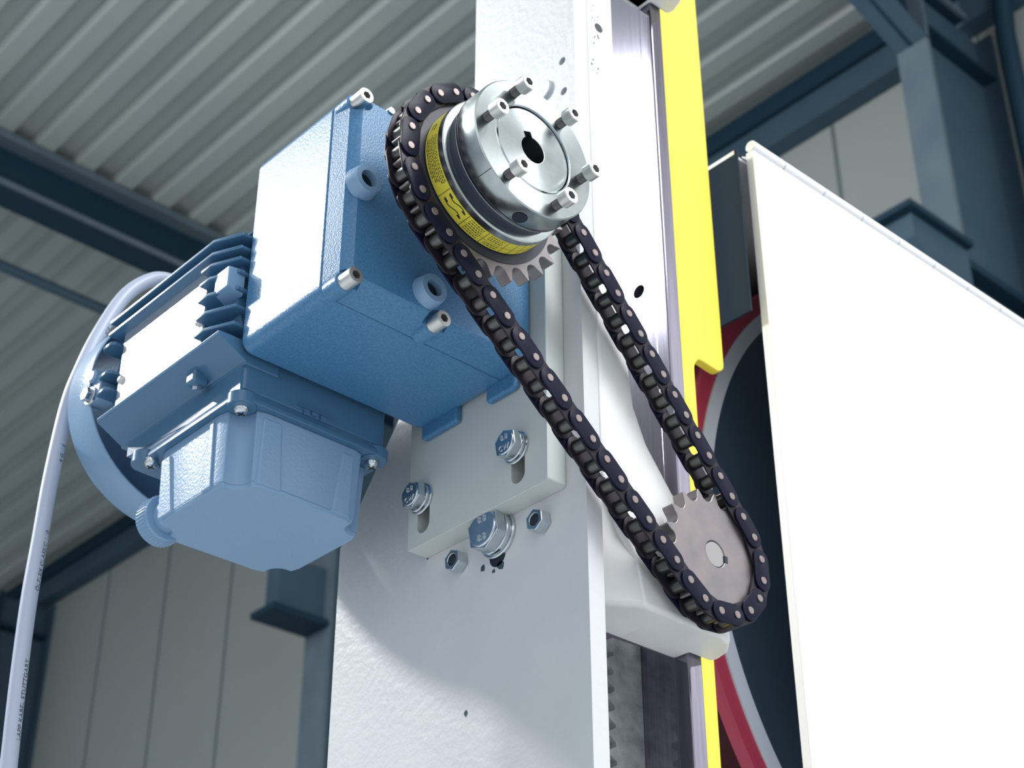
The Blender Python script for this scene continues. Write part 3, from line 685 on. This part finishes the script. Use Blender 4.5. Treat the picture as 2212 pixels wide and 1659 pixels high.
# ------------------------------------------------------------------ yellow guard
yg = round_poly([(0.990, 1.9), (0.990, -0.3), (1.0495, -0.3), (1.0500, 0.8720), (1.0570, 0.8815), (1.0640, 0.8815), (1.0860, 0.8795), (1.0945, 0.8860), (1.0950, 1.9)], [0, 0, 0, .008, .008, .006, .006, .006, 0], 5)
yo = obj('yellow_guard', B().prism(yg, 'y', 0.895, 0.905), 'yellow', None, bevel=0.002)
tag(yo, 'tall bright yellow guard strip with a hooked step beside the guide rail', 'guard')

# ------------------------------------------------------------------ band wheel
WY = 0.97; WC = (1.6005*WY, 0.7860*WY)
bw = thing('band_wheel', 'large red-rimmed metal wheel half hidden behind the white cabinet door', 'wheel', (WC[0], WY, WC[1]-0.44))
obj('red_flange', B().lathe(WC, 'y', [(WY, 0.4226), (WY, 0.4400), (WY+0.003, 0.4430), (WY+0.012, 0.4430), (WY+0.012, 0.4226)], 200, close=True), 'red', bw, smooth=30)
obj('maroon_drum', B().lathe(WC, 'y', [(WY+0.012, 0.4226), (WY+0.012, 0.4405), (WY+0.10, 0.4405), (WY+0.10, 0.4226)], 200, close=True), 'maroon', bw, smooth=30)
obj('rim_ring', B().lathe(WC, 'y', [(WY-0.001, 0.4226), (WY-0.002, 0.4220), (WY-0.004, 0.4070), (WY+0.02, 0.4060), (WY+0.02, 0.4226)], 200, close=True), 'band', bw)
obj('wheel_disc', B().lathe(WC, 'y', [(WY+0.004, 0.4075), (WY+0.012, 0.36), (WY+0.016, 0.12), (WY-0.02, 0.10), (WY-0.02, 0.0)], 160), 'disc', bw)

# ------------------------------------------------------------------ cabinet with flap door
cb = thing('cabinet', 'white sheet metal cabinet door hanging from a long piano hinge', 'cabinet', (1.4, 0.87, -0.3))
FX, FY = 1.1300, 0.862
door = B().prism([(FX, 1.1640), (2.2, 1.1640), (2.2, -0.4), (FX-0.003, -0.4)], 'y', FY, FY+0.010)
obj('door_panel', door, 'flap', cb, bevel=0.001)
hz, hr = 1.1705, 0.0068; kl = 0.0680
hg = obj('hinge', B().cyl((FY+0.003, hz), 'x', 0.0055, FX+0.002, 2.2, 20), 'joint', cb)
i = 0; x = FX
while x < 2.2:
    l = 0.052 if i == 0 else kl
    obj('hinge_knuckle', B().cyl((FY+0.003, hz), 'x', hr, x, min(x+l-0.0012, 2.2), 24, 0.0006), 'flap', hg); x += l; i += 1
b = B().prism([(FY+0.004, hz-0.006), (FY+0.0105, hz-0.010), (FY+0.016, hz-0.0060), (FY+0.016, hz-0.0075), (FY+0.0105, hz-0.0120), (FY+0.004, hz-0.008)], 'x', FX+0.001, 2.2)
obj('hinge_leaf', b, 'flap', cb)
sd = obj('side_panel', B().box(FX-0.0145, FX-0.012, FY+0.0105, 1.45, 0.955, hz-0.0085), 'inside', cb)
obj('side_panel_edge', B().box(FX-0.0150, FX-0.008, FY+0.014, 1.45, hz-0.013, hz-0.008), 'flap', sd)
obj('top_panel', B().box(FX-0.012, 2.2, FY+0.016, 1.45, hz-0.013, hz-0.010), 'flap', cb)
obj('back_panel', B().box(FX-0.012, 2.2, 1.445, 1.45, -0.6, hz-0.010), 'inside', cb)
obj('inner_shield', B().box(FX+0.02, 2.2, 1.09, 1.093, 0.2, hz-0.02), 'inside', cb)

# ------------------------------------------------------------------ cable
cpts = [(0.79, 1.275, 0.935), (0.765, 1.272, 0.955), (0.7426, 1.27, 0.9708), (0.7126, 1.262, 0.9868), (0.680, 1.262, 0.9880), (0.6574, 1.262, 0.9780), (0.6325, 1.262, 0.9467), (0.6118, 1.262, 0.8939), (0.599, 1.262, 0.8464), (0.5912, 1.262, 0.8027), (0.5866, 1.262, 0.728), (0.5857, 1.262, 0.663), (0.585, 1.262, 0.6053), (0.5873, 1.262, 0.5301), (0.591, 1.262, 0.4595), (0.5953, 1.262, 0.3698), (0.60, 1.262, 0.1), (0.60, 1.262, -ZO+0.01)]
def catmull(p, n=10):
    p = [Vector(q) for q in p]; o = []
    for i in range(len(p)-1):
        a, b_, c, d_ = p[max(i-1, 0)], p[i], p[i+1], p[min(i+2, len(p)-1)]
        for k in range(n):
            t = k/n; o.append(0.5*((2*b_)+(c-a)*t+(2*a-5*b_+4*c-d_)*t*t+(3*b_-a-3*c+d_)*t**3))
    o.append(p[-1]); return o
cpath = catmull(cpts)
CR = 0.0072
pc_ = obj('power_cable', B().tube(cpath, CR, 20), 'cable'); tag(pc_, 'light grey power cable hanging in a bend at left behind the motor', 'cable')
# printing along the cable, reading upwards
rev = cpath[::-1]; cl = [0]
for a, c in zip(rev, rev[1:]): cl.append(cl[-1]+(c-a).length)
def cab(s):
    for i in range(len(cl)-1):
        if cl[i+1] >= s: t = (s-cl[i])/(cl[i+1]-cl[i]); return rev[i].lerp(rev[i+1], t), (rev[i+1]-rev[i]).normalized()
    return rev[-1], (rev[-1]-rev[-2]).normalized()
base_s = min(range(len(rev)), key=lambda i: (rev[i]-Vector((0.588, 1.262, 0.50))).length); base_s = cl[base_s]
view = Vector((-0.588, -1.262, -0.65)).normalized()
def on_cable(mid):
    def f(v):
        p, t = cab(mid+v.x); n0 = (view-t*view.dot(t)).normalized(); s_ = n0.cross(t)
        a = math.radians(52)-v.y/CR
        nn = n0*math.cos(a)+(-s_ if s_.dot(rt) < 0 else s_)*math.sin(a)
        return p+nn*(CR+0.00012+v.z)
    return f
off = -0.035
for word, ln in (('LAPP KABEL STUTTGART', 0.098), ('ÖLFLEX CLASSIC 110', 0.140), ('4 G 1,5', 0.060), ('CE', 0.03), ('ROHS', 0.05), ('CE', 0.03)):
    obj('jacket_print', text_bm(word, 0.0062, on_cable(base_s+off+ln/2), 0.00005, 1.02 if len(word) > 6 else 1.3), 'ink', pc_)
    off += ln+0.008
